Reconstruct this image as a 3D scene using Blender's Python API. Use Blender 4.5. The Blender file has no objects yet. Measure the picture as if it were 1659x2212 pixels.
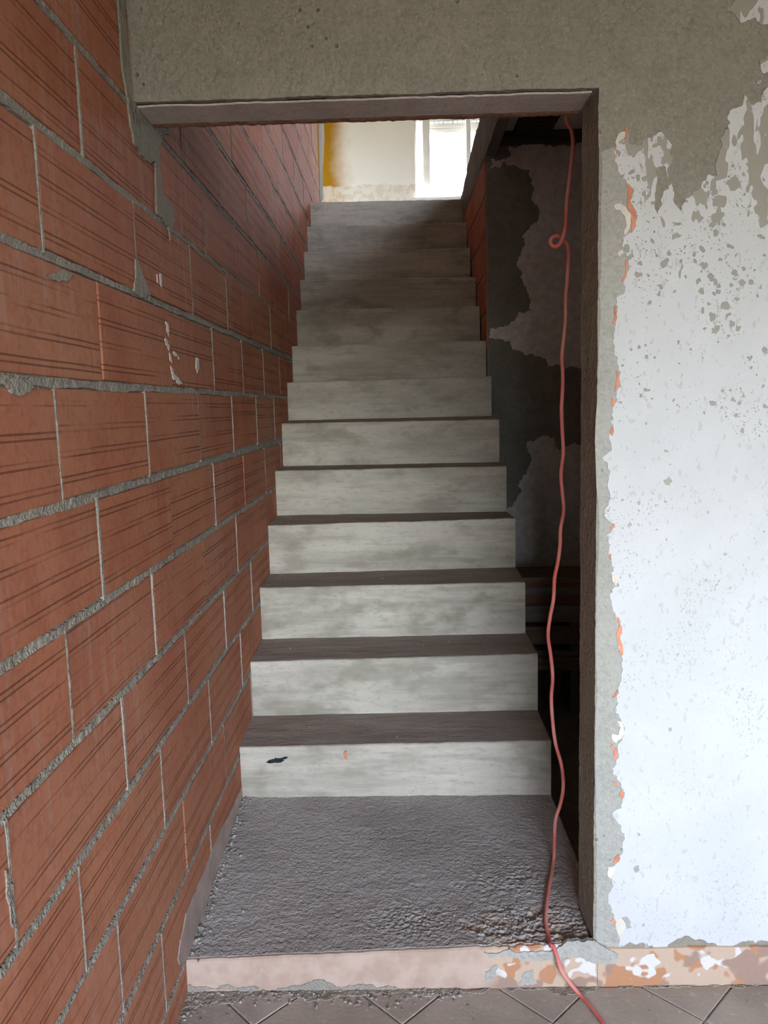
import bpy, bmesh, math, random
import numpy as np
from mathutils import Vector, Matrix, noise
from mathutils.geometry import tessellate_polygon, delaunay_2d_cdt

random.seed(7)
SC = bpy.context.scene
COL = SC.collection

# ------------------------------------------------------------------ camera
EYE = 1.361
F, PITCH, YAW, ROLL = 1700.0, -0.1292, -0.0171, -0.0256
_f = np.array([math.sin(YAW) * math.cos(PITCH), math.cos(YAW) * math.cos(PITCH), math.sin(PITCH)])
_r = np.array([math.cos(YAW), -math.sin(YAW), 0.0])
_u = np.cross(_r, _f)
_c, _s = math.cos(ROLL), math.sin(ROLL)
RT, UP, FW = _c * _r + _s * _u, -_s * _r + _c * _u, _f
cam_data = bpy.data.cameras.new('camera')
cam_data.sensor_fit = 'VERTICAL'
cam_data.sensor_height = 36.0
cam_data.lens = 36.0 * F / 2212.0
cam_data.clip_start = 0.02
cam = bpy.data.objects.new('camera', cam_data)
COL.objects.link(cam)
cam.matrix_world = Matrix(((RT[0], UP[0], -FW[0], 0), (RT[1], UP[1], -FW[1], 0), (RT[2], UP[2], -FW[2], EYE), (0, 0, 0, 1)))
SC.camera = cam
SC.cycles.adaptive_threshold = 0.07

# ------------------------------------------------------------------ world, light, exposure
world = bpy.data.worlds.new('sky')
SC.world = world
world.use_nodes = True
wn = world.node_tree
wn.nodes.clear()
w_out = wn.nodes.new('ShaderNodeOutputWorld')
w_bg = wn.nodes.new('ShaderNodeBackground')
w_sky = wn.nodes.new('ShaderNodeTexSky')
w_sky.sky_type = 'NISHITA'
w_sky.sun_disc = False
w_sky.sun_elevation = math.radians(48)
w_sky.sun_rotation = math.radians(70)
w_sky.air_density = 1.0
w_sky.dust_density = 4.0
w_bg.inputs['Strength'].default_value = 1.0
w_hs = wn.nodes.new('ShaderNodeHueSaturation')
w_hs.inputs['Saturation'].default_value = 0.6
wn.links.new(w_sky.outputs[0], w_hs.inputs['Color'])
wn.links.new(w_hs.outputs[0], w_bg.inputs[0])
wn.links.new(w_bg.outputs[0], w_out.inputs[0])

vs = SC.view_settings
vs.view_transform = 'Standard'
vs.look = 'None'
vs.gamma = 1.0
vs.use_curve_mapping = False
vs.exposure = 3.7


def portal(name, loc, rot, sx, sy):
    l = bpy.data.lights.new(name, 'AREA')
    l.shape = 'RECTANGLE'
    l.size, l.size_y = sx, sy
    l.cycles.is_portal = True
    o = bpy.data.objects.new(name, l)
    o.location, o.rotation_euler = loc, rot
    COL.objects.link(o)


# French window behind the camera (room) and the window at the top of the stairs
DOOR = (-0.40, 2.85, 1.05, 2.45)          # X0 X1 Z0 Z1 in the back wall
YB = -4.0                             # back wall of the front room
portal('sky_portal_door', ((DOOR[0] + DOOR[1]) / 2, YB - 0.26, (DOOR[2] + DOOR[3]) / 2), (math.radians(90), 0, 0), DOOR[1] - DOOR[0], DOOR[3] - DOOR[2])
FWIN = (1.3, 2.2, 3.40, 4.2)            # upstairs window in the front wall, out of view
portal('sky_portal_upper', ((FWIN[0] + FWIN[1]) / 2, 1.70, (FWIN[2] + FWIN[3]) / 2), (math.radians(90), 0, 0), FWIN[1] - FWIN[0], FWIN[3] - FWIN[2])
LFILL = (6.45, 7.5, 3.2, 4.7)           # unseen opening added in the left wall to brighten the far wall
portal('sky_portal_fill', (-3.26, (LFILL[0] + LFILL[1]) / 2, (LFILL[2] + LFILL[3]) / 2), (math.radians(90), 0, math.radians(-90)), LFILL[1] - LFILL[0], LFILL[3] - LFILL[2])
WIN = (0.28, 1.3, 3.50, 5.0)
YW = 9.0
portal('sky_portal_window', ((WIN[0] + WIN[1]) / 2, YW + 0.26, (WIN[2] + WIN[3]) / 2), (math.radians(-90), 0, 0), WIN[1] - WIN[0], WIN[3] - WIN[2])


# ------------------------------------------------------------------ helpers
def ray(p):
    return FW + RT * ((p[0] - 829.5) / F) - UP * ((p[1] - 1106.0) / F)


def on_x(p, X):
    d = ray(p); t = X / d[0]
    return Vector((X, d[1] * t, d[2] * t + EYE))


def on_y(p, Y):
    d = ray(p); t = Y / d[1]
    return Vector((d[0] * t, Y, d[2] * t + EYE))


def on_z(p, Z):
    d = ray(p); t = (Z - EYE) / d[2]
    return Vector((d[0] * t, d[1] * t, Z))


def link(o, parent=None):
    COL.objects.link(o)
    if parent is not None:
        o.parent = parent
    return o


def mesh_obj(name, verts, faces, mat, parent=None, smooth=False, loc=None):
    me = bpy.data.meshes.new(name)
    me.from_pydata([tuple(v) for v in verts], [], faces)
    me.validate()
    bm = bmesh.new(); bm.from_mesh(me)
    bmesh.ops.recalc_face_normals(bm, faces=bm.faces)
    bm.to_mesh(me); bm.free()
    if smooth:
        me.polygons.foreach_set('use_smooth', [True] * len(me.polygons))
    me.materials.append(mat)
    o = bpy.data.objects.new(name, me)
    if loc is not None:
        o.location = loc
    return link(o, parent)


def box_vf(x0, x1, y0, y1, z0, z1, base=0):
    v = [(x0, y0, z0), (x1, y0, z0), (x1, y1, z0), (x0, y1, z0), (x0, y0, z1), (x1, y0, z1), (x1, y1, z1), (x0, y1, z1)]
    f = [(0, 3, 2, 1), (4, 5, 6, 7), (0, 1, 5, 4), (1, 2, 6, 5), (2, 3, 7, 6), (3, 0, 4, 7)]
    return v, [tuple(i + base for i in q) for q in f]


def boxes(name, lst, mat, parent=None):
    V, Fc = [], []
    for b in lst:
        v, f = box_vf(*b, base=len(V))
        V += v; Fc += f
    me = bpy.data.meshes.new(name)
    me.from_pydata(V, [], Fc)
    me.materials.append(mat)
    return link(bpy.data.objects.new(name, me), parent)


def bevel_box(name, b, mat, parent=None, w=0.004, seg=2):
    o = boxes(name, [b], mat, parent)
    bm = bmesh.new(); bm.from_mesh(o.data)
    bmesh.ops.bevel(bm, geom=list(bm.edges), offset=w, segments=seg, affect='EDGES', profile=0.6)
    bm.to_mesh(o.data); bm.free()
    return o


def structure(o):
    o['kind'] = 'structure'
    return o


def tag(o, label, cat, group=None):
    o['label'] = label; o['category'] = cat
    if group:
        o['group'] = group
    return o


def empty(name, loc):
    o = bpy.data.objects.new(name, None)
    o.empty_display_size = 0.05
    o.location = loc
    return link(o)


def rag(pts, amp, depth=4, closed=True, rnd=None):
    """midpoint-displaced outline (2D points)"""
    rnd = rnd or random
    P = [Vector((p[0], p[1])) for p in pts]
    for _ in range(depth):
        Q = []
        n = len(P)
        for i in range(n if closed else n - 1):
            a, b = P[i], P[(i + 1) % n]
            Q.append(a)
            d = b - a
            if d.length > 0.006:
                nrm = Vector((-d.y, d.x))
                Q.append((a + b) / 2 + nrm * rnd.uniform(-amp, amp))
        if not closed:
            Q.append(P[-1])
        P = Q
    return P


def sheet(name, outline, to3d, thick, mat, parent=None, dome=0.0):
    """thin solid from a 2D outline; to3d(u, v, d): d = height above the carrying surface"""
    n = len(outline)
    vs2, ed, fc, _, _, _ = delaunay_2d_cdt([Vector((p.x, p.y)) for p in outline], [], [list(range(n))], 1, 1e-5)
    m = len(vs2)
    front = [to3d(p.x, p.y, thick) for p in vs2]
    back = [to3d(p.x, p.y, -0.001) for p in vs2]
    cnt = {}
    for f in fc:
        for k in range(len(f)):
            key = tuple(sorted((f[k], f[(k + 1) % len(f)])))
            cnt[key] = cnt.get(key, 0) + 1
    faces = [tuple(f) for f in fc] + [(a, b, m + b, m + a) for (a, b), c in cnt.items() if c == 1]
    return mesh_obj(name, front + back, faces, mat, parent)


def tube(name, pts, rad, mat, parent=None, sides=10):
    # Catmull-Rom path, swept
    P = [Vector(p) for p in pts]
    path = []
    for i in range(len(P) - 1):
        p0, p1, p2, p3 = P[max(i - 1, 0)], P[i], P[i + 1], P[min(i + 2, len(P) - 1)]
        for k in range(4):
            t = k / 4
            path.append(0.5 * ((2 * p1) + (p2 - p0) * t + (2 * p0 - 5 * p1 + 4 * p2 - p3) * t * t + (3 * p1 - p0 - 3 * p2 + p3) * t ** 3))
    path.append(P[-1])
    V, Fc = [], []
    up = Vector((0.3, 1, 0.1)).normalized()
    for i, p in enumerate(path):
        t = (path[min(i + 1, len(path) - 1)] - path[max(i - 1, 0)]).normalized()
        a = (up - t * up.dot(t)).normalized()
        b = t.cross(a)
        up = a
        for k in range(sides):
            an = 2 * math.pi * k / sides
            V.append(p + (a * math.cos(an) + b * math.sin(an)) * rad)
    m = len(path)
    for i in range(m - 1):
        for k in range(sides):
            Fc.append((i * sides + k, i * sides + (k + 1) % sides, (i + 1) * sides + (k + 1) % sides, (i + 1) * sides + k))
    Fc.append(tuple(range(sides))); Fc.append(tuple((m - 1) * sides + k for k in range(sides)))
    return mesh_obj(name, V, Fc, mat, parent, smooth=True)


def nz(x, y, z, s=1.0):
    return noise.noise(Vector((x * s, y * s, z * s)))


# ------------------------------------------------------------------ materials
class NT:
    def __init__(self, name):
        self.m = bpy.data.materials.new(name)
        self.m.use_nodes = True
        self.t = self.m.node_tree
        self.b = self.t.nodes['Principled BSDF']
        self.b.inputs['Roughness'].default_value = 0.9
        self.b.inputs['Specular IOR Level'].default_value = 0.08
        self.h = None

    def n(self, t, **kw):
        x = self.t.nodes.new('ShaderNode' + t)
        for k, v in kw.items():
            setattr(x, k, v)
        return x

    def put(self, sock, v):
        if isinstance(v, bpy.types.NodeSocket):
            self.t.links.new(v, sock)
        elif isinstance(v, tuple) and len(v) == 3 and sock.type == 'RGBA':
            sock.default_value = (*v, 1)
        else:
            sock.default_value = v

    def coords(self, kind='Object', scale=(1, 1, 1), rot=(0, 0, 0), loc=(0, 0, 0)):
        if kind == 'Position':
            src = self.n('NewGeometry').outputs['Position']
        else:
            src = self.n('TexCoord').outputs[kind]
        mp = self.n('Mapping')
        self.put(mp.inputs['Vector'], src)
        mp.inputs['Scale'].default_value = scale
        mp.inputs['Rotation'].default_value = rot
        mp.inputs['Location'].default_value = loc
        return mp.outputs[0]

    def noise(self, vec, scale, detail=5, rough=0.6, dist=0.0):
        x = self.n('TexNoise')
        self.put(x.inputs['Vector'], vec)
        x.inputs['Scale'].default_value = scale
        x.inputs['Detail'].default_value = min(detail, 2 if 3 < scale < 40 else (3 if scale <= 3 else 1))
        x.inputs['Roughness'].default_value = rough
        return x.outputs['Fac']

    def voro(self, vec, scale, feature='F1'):
        x = self.n('TexVoronoi', feature=feature)
        self.put(x.inputs['Vector'], vec)
        x.inputs['Scale'].default_value = scale
        return x.outputs['Distance']

    def ramp(self, fac, a, b, lo=0.0, hi=1.0):
        x = self.n('MapRange', interpolation_type='SMOOTHSTEP')
        self.put(x.inputs['Value'], fac)
        x.inputs['From Min'].default_value = a
        x.inputs['From Max'].default_value = b
        x.inputs['To Min'].default_value = lo
        x.inputs['To Max'].default_value = hi
        return x.outputs[0]

    def math(self, op, a, b=0.0, clamp=False):
        x = self.n('Math', operation=op, use_clamp=clamp)
        self.put(x.inputs[0], a); self.put(x.inputs[1], b)
        return x.outputs[0]

    def mix(self, fac, a, b, blend='MIX'):
        x = self.n('Mix', data_type='RGBA', blend_type=blend)
        self.put(x.inputs[0], fac); self.put(x.inputs[6], a); self.put(x.inputs[7], b)
        return x.outputs[2]

    def sep(self, vec):
        x = self.n('SeparateXYZ'); self.put(x.inputs[0], vec)
        return x.outputs

    def bump(self, h, dist=0.002):
        h = self.math('MULTIPLY', h, dist)
        self.h = h if self.h is None else self.math('ADD', self.h, h)

    def done(self, col, rough=None):
        self.put(self.b.inputs['Base Color'], col)
        if rough is not None:
            self.put(self.b.inputs['Roughness'], rough)
        if self.h is not None:
            x = self.n('Bump')
            x.inputs['Distance'].default_value = 1.0
            self.put(x.inputs['Height'], self.h)
            self.put(self.b.inputs['Normal'], x.outputs[0])
        return self.m


def mat_cement(name, a, b, spot, bump=0.003, scale=1.0, pits=True):
    t = NT(name); p = t.coords('Position')
    big = t.noise(p, 2.2 * scale, 4, 0.65, 0.4)
    mid = t.noise(p, 14 * scale, 3, 0.7)
    c = t.mix(t.ramp(big, 0.35, 0.65), a, b)
    c = t.mix(t.ramp(mid, 0.45, 0.75, 0, 0.45), c, spot)
    fine = t.noise(p, 90 * scale, 4, 0.7)
    c = t.mix(t.ramp(fine, 0.40, 0.70, 0, 0.3), c, tuple(x * 0.78 for x in spot))
    c = t.mix(t.ramp(t.noise(p, 170 * scale, 2), 0.58, 0.72, 0, 0.35), c, tuple(min(1, x * 1.35) for x in a))
    t.bump(fine, bump)
    t.bump(mid, bump * 2)
    if pits and scale < 1.5:
        pit = t.ramp(t.voro(p, 38 * scale), 0.05, 0.16)
        gate = t.ramp(t.noise(p, 6, 3), 0.56, 0.64)
        t.bump(t.math('SUBTRACT', 1.0, t.math('MULTIPLY', gate, t.math('SUBTRACT', 1.0, pit))), bump)
    return t.done(c)


def mat_plain(name, col, rough=0.8, var=0.25, scale=8.0, bump=0.001):
    t = NT(name); p = t.coords('Position')
    k = t.noise(p, scale, 5, 0.65)
    c = t.mix(t.ramp(k, 0.3, 0.7), tuple(x * (1 - var) for x in col), tuple(min(1, x * (1 + var)) for x in col))
    t.bump(t.noise(p, scale * 12, 3), bump)
    return t.done(c, rough)


def mat_brick():
    t = NT('terracotta_block')
    o = t.coords('Object'); s = t.sep(o)
    info = t.n('ObjectInfo').outputs['Random']
    pos = t.coords('Position')
    vs_ = t.n('VectorMath', operation='ADD'); t.put(vs_.inputs[0], o)
    cmb = t.n('CombineXYZ')
    for i in range(3):
        t.put(cmb.inputs[i], t.math('MULTIPLY', info, 37.0 + 11 * i))
    t.put(vs_.inputs[1], cmb.outputs[0])
    v = vs_.outputs[0]
    # scored lines along the block, in pairs
    wav = t.math('MULTIPLY', t.math('SUBTRACT', t.noise(v, 3.0, 2), 0.5), 0.004)
    z = t.math('ADD', s[2], wav)
    z = t.math('ADD', z, t.math('MULTIPLY', info, 0.03))
    fr = t.math('FRACT', t.math('DIVIDE', t.math('ADD', z, 1.0), 0.0405))
    l1 = t.ramp(t.math('ABSOLUTE', t.math('SUBTRACT', fr, 0.33)), 0.012, 0.040, 1, 0)
    l2 = t.ramp(t.math('ABSOLUTE', t.math('SUBTRACT', fr, 0.56)), 0.012, 0.040, 1, 0)
    line = t.math('MAXIMUM', l1, l2)
    sx = t.n('VectorMath', operation='MULTIPLY'); t.put(sx.inputs[0], v); sx.inputs[1].default_value = (1, 1.2, 22)
    fade = t.ramp(t.noise(sx.outputs[0], 1.6, 3), 0.38, 0.58)
    line = t.math('MULTIPLY', line, fade)
    # body colour
    k1 = t.noise(v, 4.5, 5, 0.6, 0.5)
    c = t.mix(t.ramp(k1, 0.32, 0.68), (0.36, 0.125, 0.070), (0.46, 0.175, 0.097))
    c = t.mix(t.math('MULTIPLY', info, 0.7), c, (0.40, 0.152, 0.098))
    c = t.mix(t.ramp(t.noise(pos, 1.7, 4, 0.6), 0.38, 0.66, 0, 0.75), c, (0.45, 0.205, 0.122))
    # lime haze in vertical drags
    sv = t.n('VectorMath', operation='MULTIPLY'); t.put(sv.inputs[0], v); sv.inputs[1].default_value = (1, 26, 2.5)
    haze = t.ramp(t.noise(sv.outputs[0], 1.5, 5, 0.7), 0.44, 0.76, 0, 0.62)
    hz2 = t.ramp(t.noise(pos, 2.4, 4), 0.36, 0.62)
    c = t.mix(t.math('MULTIPLY', haze, hz2), c, (0.46, 0.30, 0.245))
    fine = t.noise(v, 70, 4, 0.7)
    c = t.mix(t.ramp(fine, 0.42, 0.75, 0, 0.35), c, (0.28, 0.09, 0.05))
    c = t.mix(t.math('MULTIPLY', line, 0.62), c, (0.12, 0.045, 0.028))  # dirt in the grooves, with crease shade painted into the colour
    t.bump(t.math('SUBTRACT', 1.0, line), 0.0015)
    t.bump(fine, 0.0008)
    return t.done(c, 0.85)


def mat_step():
    t = NT('step_concrete')
    p = t.coords('Position')
    st = t.coords('Position', scale=(1.6, 6, 9))
    k = t.noise(st, 1.2, 4, 0.62, 0.0)
    c = t.mix(t.ramp(k, 0.34, 0.68), (0.555, 0.51, 0.435), (0.375, 0.34, 0.28))
    blot = t.ramp(t.noise(t.coords('Position', scale=(3.5, 3, 6), loc=(3, 1, 2)), 1.5, 4, 0.62, 0.0), 0.48, 0.70, 0, 0.72)
    c = t.mix(blot, c, (0.25, 0.225, 0.175))
    sk = t.ramp(t.noise(t.coords('Position', scale=(2, 10, 40)), 1.7, 4, 0.7), 0.55, 0.75, 0, 0.5)
    c = t.mix(sk, c, (0.60, 0.58, 0.53))
    speck = t.ramp(t.voro(p, 60), 0.10, 0.15, 0.9, 0)
    gate = t.ramp(t.noise(p, 5, 3), 0.47, 0.58)
    c = t.mix(t.math('MULTIPLY', speck, gate), c, (0.74, 0.72, 0.68))
    rnd_ = t.n('ObjectInfo').outputs['Random']
    c = t.mix(t.math('MULTIPLY', rnd_, 0.25), c, (0.42, 0.385, 0.325))
    dk2 = t.ramp(t.noise(t.coords('Position', scale=(2.2, 4, 30), loc=(7, 2, 1)), 1.3, 3, 0.6), 0.52, 0.70, 0, 0.5)
    c = t.mix(dk2, c, (0.31, 0.285, 0.235))
    # grey-brown builder's dust lying on the flat tops
    nrm = t.sep(t.n('NewGeometry').outputs['Normal'])
    top = t.ramp(nrm[2], 0.75, 0.97)
    dk = t.noise(t.coords('Position', scale=(1, 5, 1)), 4, 5, 0.65)
    dust = t.mix(t.ramp(dk, 0.3, 0.7), (0.26, 0.205, 0.175), (0.33, 0.275, 0.24))
    c = t.mix(top, c, dust)
    fine = t.noise(p, 120, 4, 0.7)
    c = t.mix(t.ramp(t.noise(t.coords('Position', scale=(1, 1, 2.2)), 34, 3, 0.75), 0.5, 0.72, 0, 0.4), c, (0.30, 0.27, 0.22))
    t.bump(fine, 0.0012)
    t.bump(t.noise(t.coords('Position', scale=(1, 3, 6)), 12, 5, 0.7), 0.003)
    t.bump(t.math('MULTIPLY', speck, gate), 0.003)
    return t.done(c, 0.9)


def mat_landing():
    t = NT('landing_screed'); p = t.coords('Position')
    k = t.noise(p, 3.2, 4, 0.65, 0.3)
    c = t.mix(t.ramp(k, 0.35, 0.65), (0.345, 0.31, 0.29), (0.41, 0.38, 0.36))
    fine = t.noise(p, 80, 5, 0.72)
    c = t.mix(t.ramp(fine, 0.5, 0.8, 0, 0.4), c, (0.46, 0.43, 0.40))
    sp = t.sep(p)
    dd = t.math('ADD', t.math('POWER', t.math('DIVIDE', t.math('SUBTRACT', sp[0], 0.30), 0.20), 2.0), t.math('POWER', t.math('DIVIDE', t.math('SUBTRACT', sp[1], 1.765), 0.09), 2.0))
    raw = t.math('MULTIPLY', t.ramp(dd, 0.4, 1.1, 1, 0), t.ramp(t.noise(p, 26, 4), 0.42, 0.58))
    c = t.mix(t.math('MULTIPLY', raw, 0.8), c, (0.47, 0.375, 0.305))
    t.bump(fine, 0.004)
    t.bump(t.noise(p, 210, 2), 0.002)
    pit = t.ramp(t.voro(p, 55), 0.06, 0.14)
    gate = t.ramp(t.noise(p, 7, 3), 0.5, 0.6)
    t.bump(t.math('SUBTRACT', 1.0, t.math('MULTIPLY', gate, t.math('SUBTRACT', 1.0, pit))), 0.004)
    return t.done(c, 0.9)


def mat_white():
    t = NT('old_whitewash'); p = t.coords('Position'); s = t.sep(p)
    k = t.noise(p, 5, 5, 0.6)
    c = t.mix(t.ramp(k, 0.3, 0.7), (0.595, 0.595, 0.595), (0.635, 0.635, 0.64))
    # pock marks, denser with height, where grey render shows through
    up = t.ramp(s[2], 0.6, 1.75)
    wob = t.n('TexNoise'); t.put(wob.inputs['Vector'], p)
    wob.inputs['Scale'].default_value = 55; wob.inputs['Detail'].default_value = 2
    wv = t.n('VectorMath', operation='SCALE'); t.put(wv.inputs[0], wob.outputs['Color']); wv.inputs['Scale'].default_value = 0.022
    wa = t.n('VectorMath', operation='ADD'); t.put(wa.inputs[0], p); t.put(wa.inputs[1], wv.outputs[0])
    v1 = t.voro(wa.outputs[0], 48)
    v2 = t.voro(wa.outputs[0], 130)
    g1 = t.ramp(t.noise(p, 9, 3), 0.36, 0.66)
    thr = t.math('MULTIPLY', t.ramp(up, 0, 1, 0.13, 0.34), g1)
    spots = t.math('MULTIPLY', t.ramp(t.math('SUBTRACT', v1, thr), -0.03, 0.01, 1, 0), t.ramp(up, 0, 1, 0.5, 1.0))
    s2 = t.math('MULTIPLY', t.ramp(t.math('SUBTRACT', v2, t.math('MULTIPLY', g1, 0.24)), -0.03, 0.01, 1, 0), t.ramp(up, 0, 1, 0.35, 0.8))
    spots = t.math('MAXIMUM', spots, s2)
    peel_n = t.noise(t.coords('Position', scale=(1.5, 1, 0.75)), 16, 5, 0.75, 0.3)
    peel_b = t.ramp(s[2], 1.40, 2.02, 0.80, 0.47)
    peel = t.ramp(t.math('SUBTRACT', peel_n, peel_b), 0.0, 0.02)
    scr = t.ramp(t.noise(t.coords('Position', scale=(1.8, 1, 1.0), rot=(0, 0.9, 0)), 34, 3, 0.75), 0.60, 0.66, 0, 0.28)
    m = t.math('MAXIMUM', t.math('MAXIMUM', spots, peel), scr)
    c = t.mix(m, c, (0.36, 0.34, 0.295))
    t.bump(t.math('SUBTRACT', 1.0, m), 0.0012)
    t.bump(t.noise(p, 60, 4, 0.6), 0.0016)
    return t.done(c, 0.8)


def mat_pinkband():
    t = NT('pink_plaster_band'); p = t.coords('Position'); s = t.sep(p)
    k = t.noise(p, 16, 5, 0.65, 0.4)
    pink = t.mix(t.ramp(k, 0.35, 0.65), (0.44, 0.315, 0.25), (0.51, 0.385, 0.315))
    pink = t.mix(t.ramp(t.noise(p, 30, 4), 0.6, 0.75, 0, 0.5), pink, (0.46, 0.44, 0.40))
    k2 = t.noise(p, 11, 5, 0.55, 0.6)
    pat = t.mix(t.ramp(k2, 0.50, 0.53), (0.54, 0.40, 0.30), (0.47, 0.24, 0.135))
    k3 = t.noise(t.coords('Position', loc=(5, 3, 1)), 14, 4, 0.6, 0.5)
    pat = t.mix(t.ramp(k3, 0.56, 0.585), pat, (0.68, 0.65, 0.62))
    k4 = t.noise(t.coords('Position', loc=(9, 1, 7)), 9, 4, 0.55, 0.5)
    pat = t.mix(t.ramp(k4, 0.58, 0.61), pat, (0.36, 0.24, 0.19))
    edge = t.math('ADD', s[0], t.math('MULTIPLY', t.math('SUBTRACT', t.noise(p, 10, 4), 0.5), 0.25))
    c = t.mix(t.ramp(edge, 0.14, 0.22), pink, pat)
    t.bump(t.noise(p, 70, 4), 0.0015)
    t.bump(k2, 0.002)
    return t.done(c, 0.85)


def mat_tile():
    t = NT('dusty_floor_tile'); p = t.coords('Position')
    info = t.n('ObjectInfo').outputs['Random']
    k = t.noise(p, 5, 5, 0.65, 0.4)
    c = t.mix(t.ramp(k, 0.35, 0.65), (0.36, 0.305, 0.265), (0.44, 0.38, 0.33))
    c = t.mix(t.math('MULTIPLY', info, 0.4), c, (0.40, 0.33, 0.27))
    s = t.sep(p)
    c = t.mix(t.ramp(t.math('ADD', s[0], t.math('MULTIPLY', k, 0.4)), 0.85, 1.25, 0, 0.6), c, (0.43, 0.32, 0.20))
    c = t.mix(t.ramp(t.noise(p, 60, 4), 0.6, 0.75, 0, 0.5), c, (0.50, 0.46, 0.42))
    t.bump(t.noise(p, 90, 4), 0.0008)
    return t.done(c, 0.75)


def mat_yellow():
    t = NT('yellow_paint_light_fade'); p = t.coords('Position'); s = t.sep(p)
    k = t.noise(p, 2.5, 5, 0.6)
    e = t.math('ADD', s[0], t.math('MULTIPLY', t.math('SUBTRACT', k, 0.5), 0.3))
    c = t.mix(t.ramp(e, -0.66, -0.38), (0.42, 0.205, 0.010), (0.88, 0.84, 0.77))  # yellow paint; the light falloff towards white is put into the colour
    zz = t.math('ADD', s[2], t.math('MULTIPLY', t.math('SUBTRACT', t.noise(p, 6, 4), 0.5), 0.10))
    low = t.ramp(zz, 3.79, 3.81, 1, 0)
    pl = t.mix(t.ramp(t.noise(p, 14, 5), 0.48, 0.55), (0.78, 0.72, 0.64), (0.68, 0.57, 0.46))
    c = t.mix(t.math('MULTIPLY', low, 0.7), c, pl)
    t.bump(low, 0.004)
    return t.done(c, 0.8)


def mat_wood(name, a, b):
    t = NT(name)
    v = t.coords('Object', scale=(1.2, 14, 14))
    k = t.noise(v, 2.5, 4, 0.65, 0.8)
    c = t.mix(t.ramp(k, 0.3, 0.7), a, b)
    t.bump(k, 0.0015)
    return t.done(c, 0.8)


def mat_cable():
    t = NT('red_cable'); p = t.coords('Position')
    k = t.noise(p, 7, 4, 0.6)
    c = t.mix(t.ramp(k, 0.35, 0.7), (0.60, 0.13, 0.11), (0.68, 0.30, 0.25))
    return t.done(c, 0.55)


def mat_glass():
    m = bpy.data.materials.new('window_glass'); m.use_nodes = True
    t = m.node_tree; t.nodes.clear()
    o = t.nodes.new('ShaderNodeOutputMaterial'); mx = t.nodes.new('ShaderNodeMixShader')
    tr = t.nodes.new('ShaderNodeBsdfTransparent'); gl = t.nodes.new('ShaderNodeBsdfGlossy')
    gl.inputs['Roughness'].default_value = 0.03
    tr.inputs['Color'].default_value = (0.96, 0.98, 0.98, 1)
    mx.inputs[0].default_value = 0.06
    t.links.new(tr.outputs[0], mx.inputs[1]); t.links.new(gl.outputs[0], mx.inputs[2]); t.links.new(mx.outputs[0], o.inputs[0])
    return m


BRICK = mat_brick()
MORTAR = mat_cement('mortar', (0.31, 0.275, 0.235), (0.37, 0.335, 0.285), (0.245, 0.212, 0.175), 0.004, 2.0)
CEMENT = mat_cement('cement_render', (0.33, 0.305, 0.255), (0.29, 0.27, 0.225), (0.25, 0.235, 0.19), 0.006)
CEMENT_NEW = mat_cement('cement_repair', (0.43, 0.415, 0.375), (0.385, 0.375, 0.335), (0.33, 0.32, 0.28), 0.004)
CONC = mat_cement('slab_concrete', (0.20, 0.195, 0.19), (0.27, 0.26, 0.25), (0.15, 0.15, 0.145), 0.004)
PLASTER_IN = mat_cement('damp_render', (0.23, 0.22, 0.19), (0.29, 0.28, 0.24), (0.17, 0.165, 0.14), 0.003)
LIME_IN = mat_plain('old_limewash', (0.72, 0.66, 0.63), 0.85, 0.12, 30)
STEP = mat_step()
LANDING = mat_landing()
WHITE = mat_white()
PINK = mat_pinkband()
TILE = mat_tile()
YELLOW = mat_yellow()
ORANGE = mat_plain('orange_undercoat', (0.62, 0.27, 0.17), 0.8, 0.2, 20)
CREAM = mat_plain('cream_chip', (0.72, 0.66, 0.58), 0.8, 0.1, 20)
ROOMWHITE = mat_plain('room_render', (0.30, 0.25, 0.20), 0.9, 0.08, 3)
UPWHITE = mat_plain('upper_plaster', (0.60, 0.55, 0.47), 0.9, 0.08, 3)
GROUND = mat_plain('yard_ground', (0.11, 0.10, 0.07), 0.95, 0.2, 1.0)
FRAME = mat_plain('white_window_frame', (0.78, 0.76, 0.74), 0.4, 0.03, 5, 0.0)
SHUT = mat_plain('grey_shutter', (0.62, 0.60, 0.57), 0.5, 0.05, 5, 0.0)
DARKWOOD = mat_wood('old_dark_timber', (0.045, 0.036, 0.03), (0.085, 0.066, 0.052))
PANEL = mat_plain('ceiling_panel', (0.78, 0.74, 0.70), 0.9, 0.1, 6)
PLANKS = [mat_wood('plank_brown', (0.16, 0.11, 0.075), (0.24, 0.17, 0.12)), mat_wood('plank_red', (0.17, 0.085, 0.06), (0.23, 0.12, 0.085)), mat_wood('plank_grey', (0.15, 0.135, 0.12), (0.21, 0.195, 0.175))]
BLACK = mat_plain('black_paint', (0.02, 0.025, 0.03), 0.6, 0.2, 40)
SPLASH = mat_plain('white_splash', (0.66, 0.62, 0.58), 0.8, 0.1, 30)
SMEAR = mat_plain('lime_smear', (0.40, 0.31, 0.275), 0.9, 0.12, 14)
RUBBLE = mat_plain('rubble', (0.34, 0.31, 0.28), 0.9, 0.4, 60)
CABLE = mat_cable()
GLASS = mat_glass()
REMNANT = mat_plain('broken_brick_edge', (0.30, 0.17, 0.12), 0.9, 0.25, 30, 0.003)
LINTEL_U = mat_cement('lintel_soffit', (0.50, 0.44, 0.40), (0.60, 0.55, 0.52), (0.42, 0.37, 0.335), 0.002)

# ------------------------------------------------------------------ dimensions
XL = -0.5235        # face of the left block wall
XR = 0.4740         # right edge of the stairs
YF, YF2 = 1.708, 1.839
XJ = 0.4335
ZLIN = 2.0003
ZUP = 2.709
XRW = 3.0

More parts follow.
